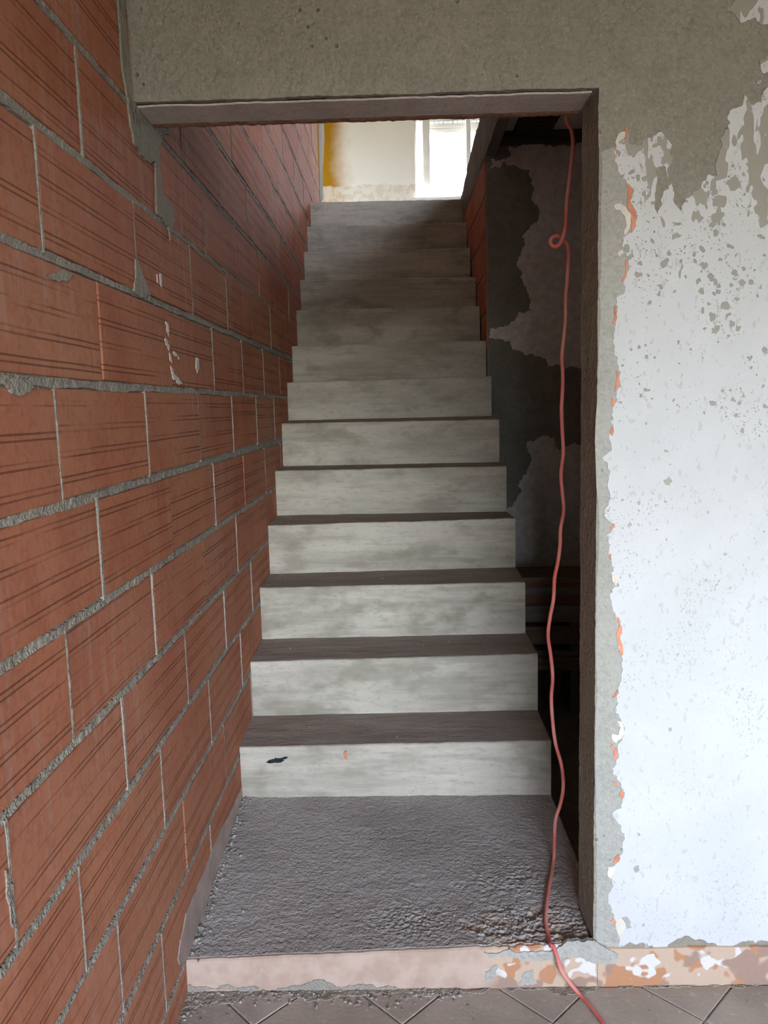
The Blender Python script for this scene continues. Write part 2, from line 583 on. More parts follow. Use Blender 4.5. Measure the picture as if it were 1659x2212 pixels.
# ------------------------------------------------------------------ setting: shells
yard = structure(boxes('ground', [(-30, 30, -30, 40, -0.45, -0.25)], GROUND))
floor = structure(boxes('floor', [(XL - 0.25, XRW, YB - 0.25, 4.115, -0.25, -0.004)], MORTAR))
ceil1 = structure(boxes('ceiling', [(XL - 0.25, XRW, YB - 0.25, YF2, 2.62, 2.705)], ROOMWHITE))
structure(boxes('wall_back', [(XL - 0.25, DOOR[0], YB - 0.25, YB, -0.004, 2.62), (DOOR[1], XRW + 0.25, YB - 0.25, YB, -0.004, 2.62), (DOOR[0], DOOR[1], YB - 0.25, YB, DOOR[3], 2.62), (DOOR[0], DOOR[1], YB - 0.25, YB, -0.004, DOOR[2])], ROOMWHITE))
structure(boxes('wall_right', [(XRW, XRW + 0.25, YB, 4.115, -0.004, 2.62)], ROOMWHITE))
# upper storey
structure(boxes('floor_upper', [(XR + 0.12, XRW, YF2, 5.373, 2.735, 2.80), (XL - 0.0, XRW, 5.62, YW, 2.45, ZUP)], CONC))
structure(boxes('ceiling_upper', [(-3.25, XRW + 0.25, YF2 - 0.12, YW + 0.25, 5.3, 5.45)], UPWHITE))
structure(boxes('wall_upper_front', [(XL, FWIN[0], YF2 - 0.12, YF2, 2.71, 5.3), (FWIN[1], XRW, YF2 - 0.12, YF2, 2.71, 5.3), (FWIN[0], FWIN[1], YF2 - 0.12, YF2, 2.71, FWIN[2]), (FWIN[0], FWIN[1], YF2 - 0.12, YF2, FWIN[3], 5.3)], UPWHITE))
structure(boxes('wall_upper_right', [(XRW, XRW + 0.25, YF2 - 0.12, YW, 2.62, 5.3)], UPWHITE))
structure(boxes('wall_upper_left', [(-3.25, -3.0, 6.0, LFILL[0], 2.45, 5.3), (-3.25, -3.0, LFILL[1], YW, 2.45, 5.3), (-3.25, -3.0, LFILL[0], LFILL[1], 2.45, LFILL[2]), (-3.25, -3.0, LFILL[0], LFILL[1], LFILL[3], 5.3), (-3.25, XL - 0.26, 5.9, 6.0, 2.45, 5.3), (-3.0, XL, 6.13, YW, 2.45, ZUP)], UPWHITE))
structure(boxes('wall_upper_back', [(-3.25, WIN[0], YW, YW + 0.25, 2.45, 5.3), (WIN[1], XRW + 0.25, YW, YW + 0.25, 2.45, 5.3), (WIN[0], WIN[1], YW, YW + 0.25, 2.45, WIN[2]), (WIN[0], WIN[1], YW, YW + 0.25, WIN[3], 5.3)], YELLOW))

# ------------------------------------------------------------------ left wall of terracotta blocks
BASE = XL - 0.006
wall_left = structure(boxes('wall_left', [(XL - 0.25, BASE, YB, 6.12, -0.2, 5.3)], MORTAR))
Z0, DZ, LB = 0.080, 0.191, 0.4437
OFF = {0: 1.10, 1: 1.31, 2: 1.17, 3: 1.41, 4: 1.19, 5: 1.36, 6: 1.22, 7: 1.43, 8: 1.22, 9: 1.41, 10: 1.20}


def brick_mesh(name, seed, L, H, D=0.03):
    rnd = random.Random(seed)
    bm = bmesh.new()
    v, f = box_vf(-D, 0, -L / 2, L / 2, -H / 2, H / 2)
    vv = [bm.verts.new((x - (rnd.uniform(0, 0.0015) if x == 0 else 0), y + rnd.uniform(-1, 1) * 0.0012, z + rnd.uniform(-1, 1) * 0.0016)) for x, y, z in v]
    for q in f:
        bm.faces.new([vv[i] for i in q])
    ed = [e for e in bm.edges if all(x.co.x > -0.01 for x in e.verts)]
    bmesh.ops.bevel(bm, geom=ed, offset=0.0028, segments=2, affect='EDGES', profile=0.5)
    me = bpy.data.meshes.new(name)
    bm.to_mesh(me); bm.free()
    me.materials.append(BRICK)
    return me


BM = [brick_mesh('brick', i, LB - 0.007, DZ - 0.018) for i in range(5)]
step_top = lambda y: 0.0 if y < 1.7 else (0.05 if y < 2.40 else 0.109 + 0.2 * (1 + int((y - 2.4028) / 0.2475)) if y < 5.4 else 2.70)
YS, YE = 0.25, 6.115


def course_dz(i, y):
    s = {9: 0.004, 8: 0.012, 7: 0.006, 6: 0.008}.get(i, 0.003 if i > 9 else 0.0)
    return s * (y - 1.5)


nb = 0
for i in range(-1, 21):
    off = OFF.get(i, 1.20 if i % 2 == 0 else 1.42)
    zc = Z0 + DZ * (i + 0.5)
    k0 = math.floor((YS - off) / LB)
    for k in range(k0, 30):
        a, b = off + k * LB, off + (k + 1) * LB
        a, b = max(a, YS), min(b, YE)
        if b - a < 0.04:
            continue
        yc = (a + b) / 2
        if zc + DZ / 2 < min(step_top(a), step_top(b)) - 0.02 or zc < -0.05:
            continue
        if yc < 1.75 and zc - DZ / 2 > 2.6:
            continue
        if b > 1.8 and zc - DZ / 2 > 1.361 + 0.365 * b + 0.10:
            continue
        o = bpy.data.objects.new('brick', random.choice(BM))
        jit = random.uniform(-0.0012, 0.0012)
        o.location = (XL + jit, yc, zc + course_dz(i, yc) + random.uniform(-0.001, 0.001))
        if zc - DZ / 2 < 0 and yc < 1.7:
            pass
        o.rotation_euler = (random.uniform(-0.003, 0.003), 0, random.uniform(-0.003, 0.003))
        o.scale = (1, (b - a) / LB, 1)
        link(o, wall_left)
        nb += 1
        if a > YS + 0.01 and random.random() < 0.88:
            w0 = random.choice((0.0022, 0.003, 0.004, 0.005))
            V, Fc = [], []
            n = 22
            zl = zc + course_dz(i, a)
            for q in range(n + 1):
                z = zl - DZ / 2 + 0.004 + (DZ - 0.008) * q / n
                wl = max(0.0012, w0 + 0.0022 * nz(z * 30, a * 7, i) + 0.0012 * nz(z * 120, a, i))
                wr = max(0.0012, w0 + 0.0022 * nz(z * 30, a * 7, i + 9) + 0.0012 * nz(z * 120, a, i + 3))
                d = 0.0004 + 0.0012 * nz(z * 40, a * 3, 5)
                V += [(XL - 0.006, a - wl, z), (XL + d, a - wl * 0.8, z), (XL + d, a + wr * 0.8, z), (XL - 0.006, a + wr, z)]
            for q in range(n):
                for j in range(3):
                    Fc.append((q * 4 + j, q * 4 + j + 1, q * 4 + j + 5, q * 4 + j + 4))
            mesh_obj('mortar_joint', V, Fc, MORTAR, wall_left)

# ragged mortar bed joints
for i in range(0, 21):
    zc = Z0 + DZ * i
    y1 = YE
    y0 = YS
    if zc > 2.62:
        y0 = 1.85
    V, Fc = [], []
    y = y0
    prof = []
    n = 0
    while y < y1:
        z = zc + 0.5 * (course_dz(i, y) + course_dz(i - 1, y)) - DZ * 0.0
        if zc < 1.361 + 0.365 * y + 0.3 and z > step_top(y) - 0.03:
            e1 = 0.0080 + 0.0045 * nz(y, i * 7.1, 0, 14) + 0.006 * max(0, nz(y, i * 3.3, 5, 5)) + 0.003 * nz(y, i, 9, 60)
            e2 = 0.0080 + 0.0045 * nz(y, i * 5.7, 3, 14) + 0.006 * max(0, nz(y, i * 2.3, 8, 5)) + 0.003 * nz(y, i, 4, 60)
            e1, e2 = max(e1, 0.003), max(e2, 0.003)
            d = -0.0025 + 0.004 * nz(y, i * 9.1, 1, 10) + 0.002 * nz(y, i, 2, 60)
            row = []
            for j, (zz, dd) in enumerate(((z - e2, -0.006), (z - e2 * 0.8, d * 0.4 + 0.0005), (z + 0.002 * nz(y, i, 3, 50), d + 0.0012 * nz(y, i, 6, 90)), (z + e1 * 0.8, d * 0.5 + 0.0003), (z + e1, -0.006))):
                row.append((XL + dd, y, zz))
            prof.append(row)
        elif prof:
            break
        y += 0.011 if y < 3 else 0.02
    if len(prof) < 4:
        continue
    for row in prof:
        V += row
    for r in range(len(prof) - 1):
        for j in range(4):
            a = r * 5 + j
            Fc.append((a, a + 1, a + 6, a + 5))
    mesh_obj('mortar_joint', V, Fc, MORTAR, wall_left)


def wall_patch(name, pix, mat, thick=0.002, amp=0.12, depth=3):
    out = rag([(on_x(p, XL).y, on_x(p, XL).z) for p in pix], amp, depth)
    return sheet(name, out, lambda u, v, d: Vector((XL + d, u, v)), thick, mat, wall_left)


wall_patch('mortar_patch', [(274, 205), (283, 224), (331, 268), (362, 272), (364, 292), (347, 300), (340, 345), (326, 350), (302, 335), (287, 310), (279, 270)], CEMENT, 0.004)
wall_patch('mortar_patch', [(333, 335), (343, 330), (348, 400), (354, 425), (373, 450), (376, 478), (366, 520), (362, 490), (345, 468), (337, 460), (335, 400)], MORTAR, 0.003)
wall_patch('mortar_patch', [(290, 560), (297, 565), (312, 605), (322, 640), (332, 652), (304, 642), (288, 630)], MORTAR, 0.003)
wall_patch('mortar_patch', [(252, 0), (265, 0), (276, 110), (285, 226), (276, 226), (262, 150), (257, 60)], MORTAR, 0.003, 0.05)
for px in ([(357, 694), (361, 697), (365, 716), (364, 726), (360, 718)], [(356, 730), (361, 734), (366, 748), (364, 758), (358, 746)], [(365, 762), (369, 772), (371, 784), (367, 780)], [(368, 790), (372, 796), (378, 812), (390, 824), (394, 830), (384, 826), (376, 822), (371, 808)], [(374, 760), (384, 770), (388, 776), (378, 768)], [(338, 592), (340, 594), (341, 612), (338, 610)], [(346, 590), (348, 592), (349, 620), (347, 618)]):
    wall_patch('paint_splash', px, SPLASH, 0.0012, 0.25)
wall_patch('paint_splash', [(424, 772), (429, 774), (430, 792), (426, 806), (423, 795)], SPLASH, 0.0012)
wall_patch('mortar_patch', [(8, 828), (50, 826), (70, 836), (55, 848), (20, 846)], MORTAR, 0.002)
wall_patch('mortar_patch', [(100, 595), (160, 596), (140, 608), (110, 604)], MORTAR, 0.0015)
wall_patch('mortar_patch', [(10, 1880), (16, 1890), (28, 1960), (34, 2010), (22, 1995), (12, 1930)], MORTAR, 0.002)
wall_patch('lime_smear', [(388, 2084), (396, 2080), (530, 1728), (522, 1700), (512, 1722), (490, 1768), (452, 1855), (424, 1922), (402, 1972), (390, 2030), (384, 2070)], SMEAR, 0.0012, 0.06, 4)
wall_patch('mortar_end', [(688, 262), (698, 258), (700, 300), (696, 360), (697, 432), (690, 436), (689, 350)], MORTAR, 0.004, 0.05)

# ------------------------------------------------------------------ front wall with the opening
rnd = random.Random(3)


def noisy_line(a, b, n, amp, seed):
    r = random.Random(seed)
    out = []
    for k in range(n + 1):
        t = k / n
        x, z = a[0] + (b[0] - a[0]) * t, a[1] + (b[1] - a[1]) * t
        out.append((x + amp * nz(z * 9, seed, x * 9, 1) + amp * 0.7 * nz(z * 60, seed, x * 60, 1), z + amp * nz(x * 9, seed + 5, z * 9, 1) + amp * 0.7 * nz(x * 60, seed + 5, z * 60, 1)))
    return out


def front_wall():
    fr = noisy_line((XJ + 0.003, -0.004), (XJ - 0.002, ZLIN), 150, 0.0025, 1) + noisy_line((XJ - 0.005, ZLIN + 0.001), (XL - 0.0025, ZLIN + 0.001), 80, 0.003, 2)[1:]
    bk = noisy_line((XJ - 0.001, -0.004), (XJ - 0.006, ZLIN), 150, 0.003, 4) + noisy_line((XJ - 0.008, ZLIN), (XL - 0.0025, ZLIN), 80, 0.0035, 6)[1:]
    n = len(fr)
    top = 2.619
    outer = [(XL - 0.0025, top), (XRW, top), (XRW, -0.004)]
    polyf = fr + outer
    V = [(x, YF, z) for x, z in polyf] + [(x, YF2, z) for x, z in bk + outer]
    N = len(polyf)
    tr = tessellate_polygon([[Vector((x, z, 0)) for x, z in polyf]])
    tb = tessellate_polygon([[Vector((x, z, 0)) for x, z in bk + outer]])
    Fc = [tuple(t) for t in tr] + [tuple(i + N for i in t) for t in tb]
    for i in range(N):
        j = (i + 1) % N
        Fc.append((i, j, N + j, N + i))
    return structure(mesh_obj('wall_front', V, Fc, CEMENT))


wall_front = front_wall()
# soffit skin of the lintel and its broken back edge
boxes_l = []
V, Fc = [], []
ns = 120
for k in range(ns + 1):
    x = XL - 0.002 + (XJ - 0.012 - XL) * k / ns
    w = 0.004 * nz(x * 12, 1, 2) + 0.004 * nz(x * 50, 3, 2)
    for (yy, zz) in ((YF + 0.012 + w, ZLIN - 0.001), (YF + 0.014 + w, ZLIN - 0.004), (YF2 - 0.02, ZLIN - 0.004 - 0.001 * nz(x * 30, 3, 3)), (YF2 - 0.018, ZLIN + 0.002)):
        V.append((x, yy, zz))
for k in range(ns):
    for j in range(3):
        Fc.append((k * 4 + j, k * 4 + j + 1, k * 4 + j + 5, k * 4 + j + 4))
mesh_obj('lintel_soffit', V, Fc, LINTEL_U, wall_front)
V, Fc = [], []
for k in range(ns + 1):
    x = XL - 0.002 + (XJ - 0.012 - XL) * k / ns
    dpt = 0.004 + 0.004 * abs(nz(x * 9, 7, 2)) + 0.004 * abs(nz(x * 45, 3, 9)) + 0.002 * nz(x * 120, 1, 1)
    for (yy, zz) in ((YF2 - 0.019, ZLIN - 0.003), (YF2 - 0.012, ZLIN - dpt), (YF2 + 0.004, ZLIN - dpt * 0.9), (YF2 + 0.006, ZLIN + 0.004)):
        V.append((x, yy, zz))
for k in range(ns):
    for j in range(3):
        Fc.append((k * 4 + j, k * 4 + j + 1, k * 4 + j + 5, k * 4 + j + 4))
mesh_obj('broken_edge', V, Fc, REMNANT, wall_front)

LEFT_EDGE = [(1330, 312), (1329, 336), (1334, 358), (1340, 380), (1353, 396), (1357, 402), (1368, 411), (1360, 434), (1368, 449), (1375, 472), (1372, 491), (1365, 503), (1346, 513), (1343, 532), (1353, 551), (1357, 570), (1353, 595), (1345, 611), (1349, 630), (1337, 639), (1330, 658), (1332, 677), (1327, 696), (1325, 722), (1327, 760), (1335, 790), (1338, 820), (1331, 850),
             (1325, 876), (1323, 901), (1325, 923), (1318, 953), (1313, 979), (1300, 990), (1312, 1000), (1318, 1017), (1313, 1039), (1316, 1065), (1314, 1090), (1305, 1112), (1325, 1138), (1310, 1155), (1318, 1176), (1320, 1206), (1323, 1236), (1336, 1267), (1316, 1284), (1323, 1314), (1329, 1327), (1342, 1357), (1338, 1383), (1344, 1413), (1342, 1464), (1336, 1486), (1332, 1510), (1329, 1539), (1346, 1564), (1346, 1587), (1334, 1606), (1334, 1638), (1322, 1658), (1332, 1680), (1342, 1700), (1346, 1722), (1342, 1745), (1324, 1754), (1338, 1780), (1348, 1799), (1345, 1838), (1329, 1867), (1313, 1880), (1321, 1902), (1319, 1922), (1313, 1941), (1321, 1970), (1329, 1996), (1338, 2012), (1337, 2034), (1336, 2046)]
BOTTOM = [(1440, 2048), (1550, 2042), (1600, 2034), (1660, 2032)] + [(x, 2030 + 6 * math.sin(x * 0.011)) for x in range(1760, 3900, 100)] + [(3900, 1400), (3900, 800)]
TOPW = [(x, 150 + 60 * math.sin(x * 0.007) + 35 * math.sin(x * 0.031)) for x in range(3900, 1750, -60)] + [(1740, 165), (1700, 175), (1656, 190), (1644, 222), (1622, 228), (1609, 206), (1590, 234), (1571, 253), (1555, 301), (1549, 342), (1549, 380), (1530, 377), (1514, 402), (1492, 424), (1470, 456), (1455, 437), (1451, 396), (1429, 443), (1419, 494), (1414, 443), (1416, 364), (1432, 358), (1438, 392), (1441, 364), (1452, 342), (1451, 313), (1429, 286), (1413, 294), (1387, 312), (1359, 310), (1356, 285)]


def fpt(p, Y=YF):
    v = on_y(p, Y)
    return (v.x, v.z)


def front_patch(name, pix, mat, thick=0.0016, amp=0.12, depth=4, parent=None):
    out = rag([fpt(p) for p in pix], amp, depth)
    for q in out:
        q.x = min(q.x, XRW - 0.004); q.y = min(q.y, 2.615)
    return sheet(name, out, lambda u, v, d: Vector((u, YF - d, v)), thick, mat, parent or wall_front)


front_patch('cement_repair', [(1299, 330), (1312, 322), (1328, 318), (1352, 330), (1385, 400), (1385, 700), (1360, 900), (1360, 2000), (1345, 2060), (1300, 2062), (1286, 2030), (1288, 1800), (1290, 1500), (1293, 1100), (1296, 700), (1297.5, 450)], CEMENT_NEW, 0.0008, 0.02, 3)
o = front_patch('whitewash_coat', LEFT_EDGE + BOTTOM + TOPW, WHITE, 0.002, 0.22, 4)
o['label'] = 'flaking old white paint coat'
front_patch('whitewash_coat', [(1568, 24), (1587, 3), (1590, -40), (1640, -90), (1720, -120), (1800, -90), (1850, -20), (1820, 40), (1720, 66), (1659, 51), (1644, 56), (1631, 38), (1615, 44), (1600, 51), (1587, 32)], WHITE, 0.002, 0.15, 4)
front_patch('whitewash_coat', [(1640, 132), (1652, 128), (1680, 90), (1700, 110), (1690, 150), (1650, 160), (1642, 150)], WHITE, 0.002, 0.18, 3)
front_patch('whitewash_coat', [(1634, 176), (1642, 173), (1646, 180), (1640, 186)], WHITE, 0.002, 0.18, 3)
CHIPS = [(ORANGE, [(1352, 396), (1358, 398), (1369, 411), (1361, 434), (1369, 449), (1376, 472), (1373, 491), (1362, 502), (1364, 480), (1361, 460), (1354, 440), (1356, 415)]),
         (CREAM, [(1325, 444), (1335, 440), (1350, 446), (1362, 462), (1362, 482), (1355, 500), (1346, 512), (1352, 490), (1350, 472), (1340, 455), (1330, 454)]),
         (ORANGE, [(1348, 278), (1355, 274), (1356, 290), (1350, 302), (1344, 304)]),
         (CREAM, [(1342, 286), (1349, 284), (1347, 300), (1330, 312), (1328, 308)]),
         (ORANGE, [(1327, 322), (1331, 320), (1333, 338), (1329, 342)]),
         (CREAM, [(1333, 546), (1341, 540), (1347, 545), (1336, 556)]),
         (ORANGE, [(1352, 560), (1357, 576), (1354, 592), (1346, 612), (1343, 606), (1351, 590), (1350, 572)]),
         (ORANGE, [(1329, 658), (1333, 672), (1328, 700), (1322, 698), (1328, 682)]),
         (ORANGE, [(1331, 800), (1337, 806), (1339, 822), (1334, 836), (1326, 846), (1330, 830)]),
         (ORANGE, [(1322, 860), (1328, 864), (1326, 880), (1321, 874)]),
         (ORANGE, [(1321, 920), (1326, 930), (1322, 942), (1317, 936)]),
         (ORANGE, [(1326, 1132), (1329, 1138), (1322, 1144), (1318, 1142)]),
         (ORANGE, [(1316, 1196), (1320, 1196), (1321, 1210), (1317, 1208)]),
         (CREAM, [(1319, 1236), (1324, 1234), (1334, 1256), (1330, 1266), (1322, 1254)]),
         (ORANGE, [(1327, 1328), (1337, 1334), (1343, 1352), (1339, 1374), (1345, 1400), (1344, 1416), (1338, 1410), (1334, 1384), (1333, 1362), (1338, 1350)]),
         (ORANGE, [(1328, 1498), (1333, 1488), (1336, 1496), (1326, 1508), (1321, 1506)]),
         (CREAM, [(1333, 1556), (1344, 1560), (1347, 1576), (1342, 1594), (1330, 1604), (1321, 1596), (1322, 1584), (1336, 1586), (1340, 1570)]),
         (ORANGE, [(1317, 1612), (1325, 1606), (1326, 1614), (1321, 1618)]),
         (ORANGE, [(1326, 1620), (1333, 1614), (1335, 1630), (1329, 1640), (1325, 1634)]),
         (ORANGE, [(1338, 1712), (1343, 1706), (1347, 1718), (1343, 1726)]),
         (ORANGE, [(1325, 1686), (1331, 1688), (1336, 1696), (1329, 1698)]),
         (ORANGE, [(1329, 1850), (1337, 1844), (1339, 1856), (1330, 1866), (1324, 1862)]),
         (CREAM, [(1313, 1871), (1320, 1874), (1330, 1872), (1324, 1888), (1318, 1900), (1312, 1890)]),
         (ORANGE, [(1318, 1990), (1324, 1982), (1330, 1992), (1338, 2002), (1328, 1998)]),
         (CREAM, [(1328, 1996), (1342, 1978), (1348, 1990), (1346, 2014), (1340, 2034), (1336, 2020)]),
         (ORANGE, [(1313, 2054), (1319, 2048), (1322, 2056), (1316, 2064)])]
for m, px in CHIPS:
    front_patch('paint_chip', px, m, 0.0026 if m is CREAM else 0.0022, 0.15, 3)
SPOTS = [[(1374, 1798), (1380, 1798), (1384, 1803), (1378, 1806)], [(1371, 1870), (1380, 1868), (1381, 1878), (1372, 1884), (1369, 1880)], [(1343, 1980), (1352, 1978), (1358, 1984), (1360, 1998), (1364, 2004), (1352, 2004), (1347, 1992)], [(1388, 1994), (1393, 1993), (1392, 2000), (1387, 2000)], [(1390, 2040), (1398, 2037), (1401, 2046), (1392, 2050)], [(1432, 1036), (1444, 1028), (1452, 1040), (1446, 1048), (1436, 1046)], [(1446, 1570), (1451, 1572), (1449, 1579), (1443, 1578)]]
for px in SPOTS:
    front_patch('bare_spot', px, CEMENT_NEW, 0.0024, 0.2, 3)
front_patch('cement_blob', [(1272, 2026), (1288, 2030), (1320, 2050), (1334, 2062), (1328, 2076), (1300, 2075), (1262, 2070), (1215, 2066), (1180, 2068), (1150, 2070), (1105, 2062), (1060, 2064), (1045, 2052), (1100, 2044), (1200, 2046)], CEMENT_NEW, 0.0095, 0.2, 4)

# painted base band that runs on from the landing riser
zb = 0.098
V, Fc = [], []
nn = 160
for k in range(nn + 1):
    x = XJ + 0.012 + (XRW - XJ - 0.012) * k / nn
    zt = zb + 0.0025 * nz(x * 8, 3, 1) + 0.002 * nz(x * 40, 1, 5)
    V += [(x, YF + 0.001, -0.003), (x, YF - 0.006, -0.003), (x, YF - 0.006, zt - 0.002), (x, YF + 0.001, zt)]
for k in range(nn):
    for j in range(3):
        Fc.append((k * 4 + j, k * 4 + j + 1, k * 4 + j + 5, k * 4 + j + 4))
Fc += [(0, 1, 2, 3), tuple(nn * 4 + j for j in range(4))]
structure(mesh_obj('baseboard_front', V, Fc, PINK))

# ------------------------------------------------------------------ floor tiles, laid on the diagonal
DG = 0.3345


def clip(poly, x0, x1, y0, y1):
    for ax, lim, sg in ((0, x0, 1), (0, x1, -1), (1, y0, 1), (1, y1, -1)):
        out = []
        for i in range(len(poly)):
            a, b = poly[i], poly[(i + 1) % len(poly)]
            ia, ib = (a[ax] - lim) * sg >= 0, (b[ax] - lim) * sg >= 0
            if ia:
                out.append(a)
            if ia != ib:
                t = (lim - a[ax]) / (b[ax] - a[ax])
                out.append((a[0] + (b[0] - a[0]) * t, a[1] + (b[1] - a[1]) * t))
        poly = out
        if not poly:
            return []
    return poly


for i in range(-2, 8):
    for j in range(-10, 3):
        cx = -0.015 + DG * (i + (0.5 if j % 2 else 0))
        cy = 1.594 + DG / 2 + DG / 2 * (j - 0)
        h = DG / 2 - 0.003
        p = clip([(cx - h, cy), (cx, cy - h), (cx + h, cy), (cx, cy + h)], XL + 0.003, 2.0, 0.2, YF - 0.008)
        if len(p) < 3:
            continue
        ax = [abs((p[k][0] * p[(k + 1) % len(p)][1] - p[(k + 1) % len(p)][0] * p[k][1])) for k in range(len(p))]
        ar = 0.5 * abs(sum(p[k][0] * p[(k + 1) % len(p)][1] - p[(k + 1) % len(p)][0] * p[k][1] for k in range(len(p))))
        if ar < 4e-4:
            continue
        n = len(p)
        dz = random.uniform(-0.0006, 0.0006)
        c = (sum(q[0] for q in p) / n, sum(q[1] for q in p) / n)
        V = [(x, y, -0.006) for x, y in p] + [(x, y, -0.0012 + dz) for x, y in p] + [(x + (c[0] - x) * 0.02, y + (c[1] - y) * 0.02, dz) for x, y in p]
        Fc = [tuple(range(n))[::-1], tuple(range(2 * n, 3 * n))]
        for k in range(n):
            l = (k + 1) % n
            Fc += [(k, l, n + l, n + k), (n + k, n + l, 2 * n + l, 2 * n + k)]
        mesh_obj('tile', V, Fc, TILE, floor)


def floor_patch(name, pix, mat, thick, amp=0.12, depth=4):
    out = rag([(on_z(p, 0).x, min(on_z(p, 0).y, YF - 0.006)) for p in pix], amp, depth)
    return sheet(name, out, lambda u, v, d: Vector((u, v, d)), thick, mat, floor)


floor_patch('cement_smear', [(592, 2146), (640, 2140), (675, 2134), (720, 2134), (800, 2132), (870, 2134), (980, 2130), (1060, 2126), (1052, 2140), (1020, 2146), (980, 2144), (940, 2152), (900, 2149), (880, 2158), (850, 2147), (780, 2152), (720, 2156), (690, 2162), (650, 2156), (610, 2152)], MORTAR, 0.0022, 0.2)
floor_patch('cement_smear', [(380, 2145), (400, 2140), (470, 2138), (540, 2136), (590, 2138), (576, 2150), (545, 2160), (520, 2156), (490, 2168), (470, 2164), (440, 2168), (415, 2184), (395, 2205), (385, 2230), (364, 2240), (366, 2200)], MORTAR, 0.002, 0.2)
floor_patch('cement_smear', [(1080, 2124), (1180, 2122), (1260, 2120), (1310, 2122), (1290, 2134), (1250, 2150), (1220, 2154), (1190, 2142), (1130, 2138)], MORTAR, 0.0016, 0.2)
floor_patch('cement_smear', [(1330, 2124), (1440, 2118), (1560, 2114), (1680, 2110), (1700, 2116), (1640, 2121), (1560, 2120), (1500, 2128), (1420, 2130), (1370, 2128)], MORTAR, 0.0016, 0.2)

# ------------------------------------------------------------------ staircase
stairs = empty('staircase', (0, 2.4, 0))
tag(stairs, 'bare concrete staircase climbing between the brick wall and the dark void', 'staircase')


def part(o):
    o.parent = stairs
    o.matrix_parent_inverse = Matrix.Translation(-stairs.location)
    return o


TL = [(517, 1615), (542, 1430), (565, 1270), (582, 1135), (597, 1017), (610, 915), (621, 826), (631, 748), (642, 670), (651, 604), (658, 544), (665, 490), (672, 437)]
TR = [(1188, 1600), (1160, 1413), (1135, 1258), (1110, 1120), (1092, 1007), (1075, 906), (1058, 813), (1050, 735), (1036, 661), (1030, 598), (1018, 535), (1008, 480), (995, 430)]
BL = [(522, 1722), (545, 1546), (565, 1380), (583, 1240), (598, 1113), (610, 1007), (622, 908)]
BR = [(1192, 1716), (1167, 1533), (1137, 1368), (1112, 1225), (1093, 1105), (1076, 998), (1062, 898)]
Y1, TD = 2.4028, 0.2475
SY = [Y1 + TD * k for k in range(13)] + [5.63]
ZL = [on_y(TL[k], SY[k]).z for k in range(13)]
ZR = [on_y(TR[k], SY[k]).z for k in range(13)]
BLZ = [on_y(BL[k], SY[k]).z if k < 7 else ZL[k - 1] for k in range(13)] + [ZL[12]]
BRZ = [on_y(BR[k], SY[k]).z if k < 7 else ZR[k - 1] for k in range(13)] + [ZR[12]]


def make_step(k):
    y0, y1 = SY[k], SY[k + 1] + 0.03
    xl, xr = XL - 0.0015, XR + random.uniform(-0.003, 0.003)
    nx = 90
    V, Fc = [], []
    zb = 0.0
    for i in range(nx + 1):
        t = i / nx
        x = xl + (xr - xl) * t
        zt = ZL[k] + (ZR[k] - ZL[k]) * t
        zk = BLZ[k + 1] + (BRZ[k + 1] - BLZ[k + 1]) * t
        w = 0.0022 * nz(x * 5, k * 3.1, 1) + 0.0016 * nz(x * 22, k * 5.1, 2) + 0.0008 * nz(x * 70, k, 7)
        wy = 0.003 * nz(x * 4, k * 2.7, 8) + 0.0012 * nz(x * 30, k * 2.7, 4)
        chip = max(0, nz(x * 16, k * 9.7, 3) - 0.42) * 0.012
        prof = [(y0 + wy, zb)]
        for q in range(1, 6):
            zz = BLZ[k] * (1 - t) + BRZ[k] * t
            z = zz - 0.02 + (zt - 0.008 - zz + 0.02) * q / 5
            prof.append((y0 + wy + 0.0015 * nz(x * 7, z * 9, k), z + (w if q == 5 else 0)))
        prof.append((y0 + wy + 0.002 + chip, zt - 0.0028 + w - chip * 0.3))
        prof.append((y0 + wy + 0.006 + chip * 1.4, zt + w - chip * 0.2))
        for q in range(1, 6):
            s = q / 5
            yy = y0 + 0.012 + (y1 - y0 - 0.012) * s
            prof.append((yy, zt + (zk - zt) * min(1, (yy - y0) / (SY[k + 1] - y0)) + w * (1 - s) + 0.0014 * nz(x * 9, yy * 9, k)))
        prof.append((y1, zb))
        m = len(prof)
        V += [(x, a, b) for a, b in prof]
    for i in range(nx):
        for j in range(m):
            a, b = i * m + j, i * m + (j + 1) % m
            Fc.append((a, b, b + m, a + m))
    Fc.append(tuple(range(m))); Fc.append(tuple(nx * m + j for j in range(m)))
    o = mesh_obj('step', V, Fc, STEP)
    return part(o)


STEPS = [make_step(k) for k in range(13)]


def step_mark(k, pix, mat, name, thick=0.004):
    out = rag([fpt(p, SY[k]) for p in pix], 0.15, 3)
    yy = SY[k]
    o = sheet(name, out, lambda u, v, d: Vector((u, yy - d, v)), thick, mat, STEPS[k])
    return o


step_mark(0, [(574, 1646), (580, 1642), (592, 1640), (594, 1637), (604, 1638), (620, 1634), (622, 1637), (612, 1640), (614, 1643), (600, 1647), (584, 1648)], BLACK, 'paint_smudge', 0.0036)
step_mark(0, [(744, 1622), (749, 1621), (751, 1634), (748, 1642), (744, 1636)], ORANGE, 'orange_smudge', 0.0034)

# landing slab, cast rough, with a crumbling patch by the jamb
LF, RF = on_y((386, 2072), YF), on_y((1283, 2030), YF)
LBk, RBk = on_y(BL[0], Y1), on_y(BR[0], Y1)


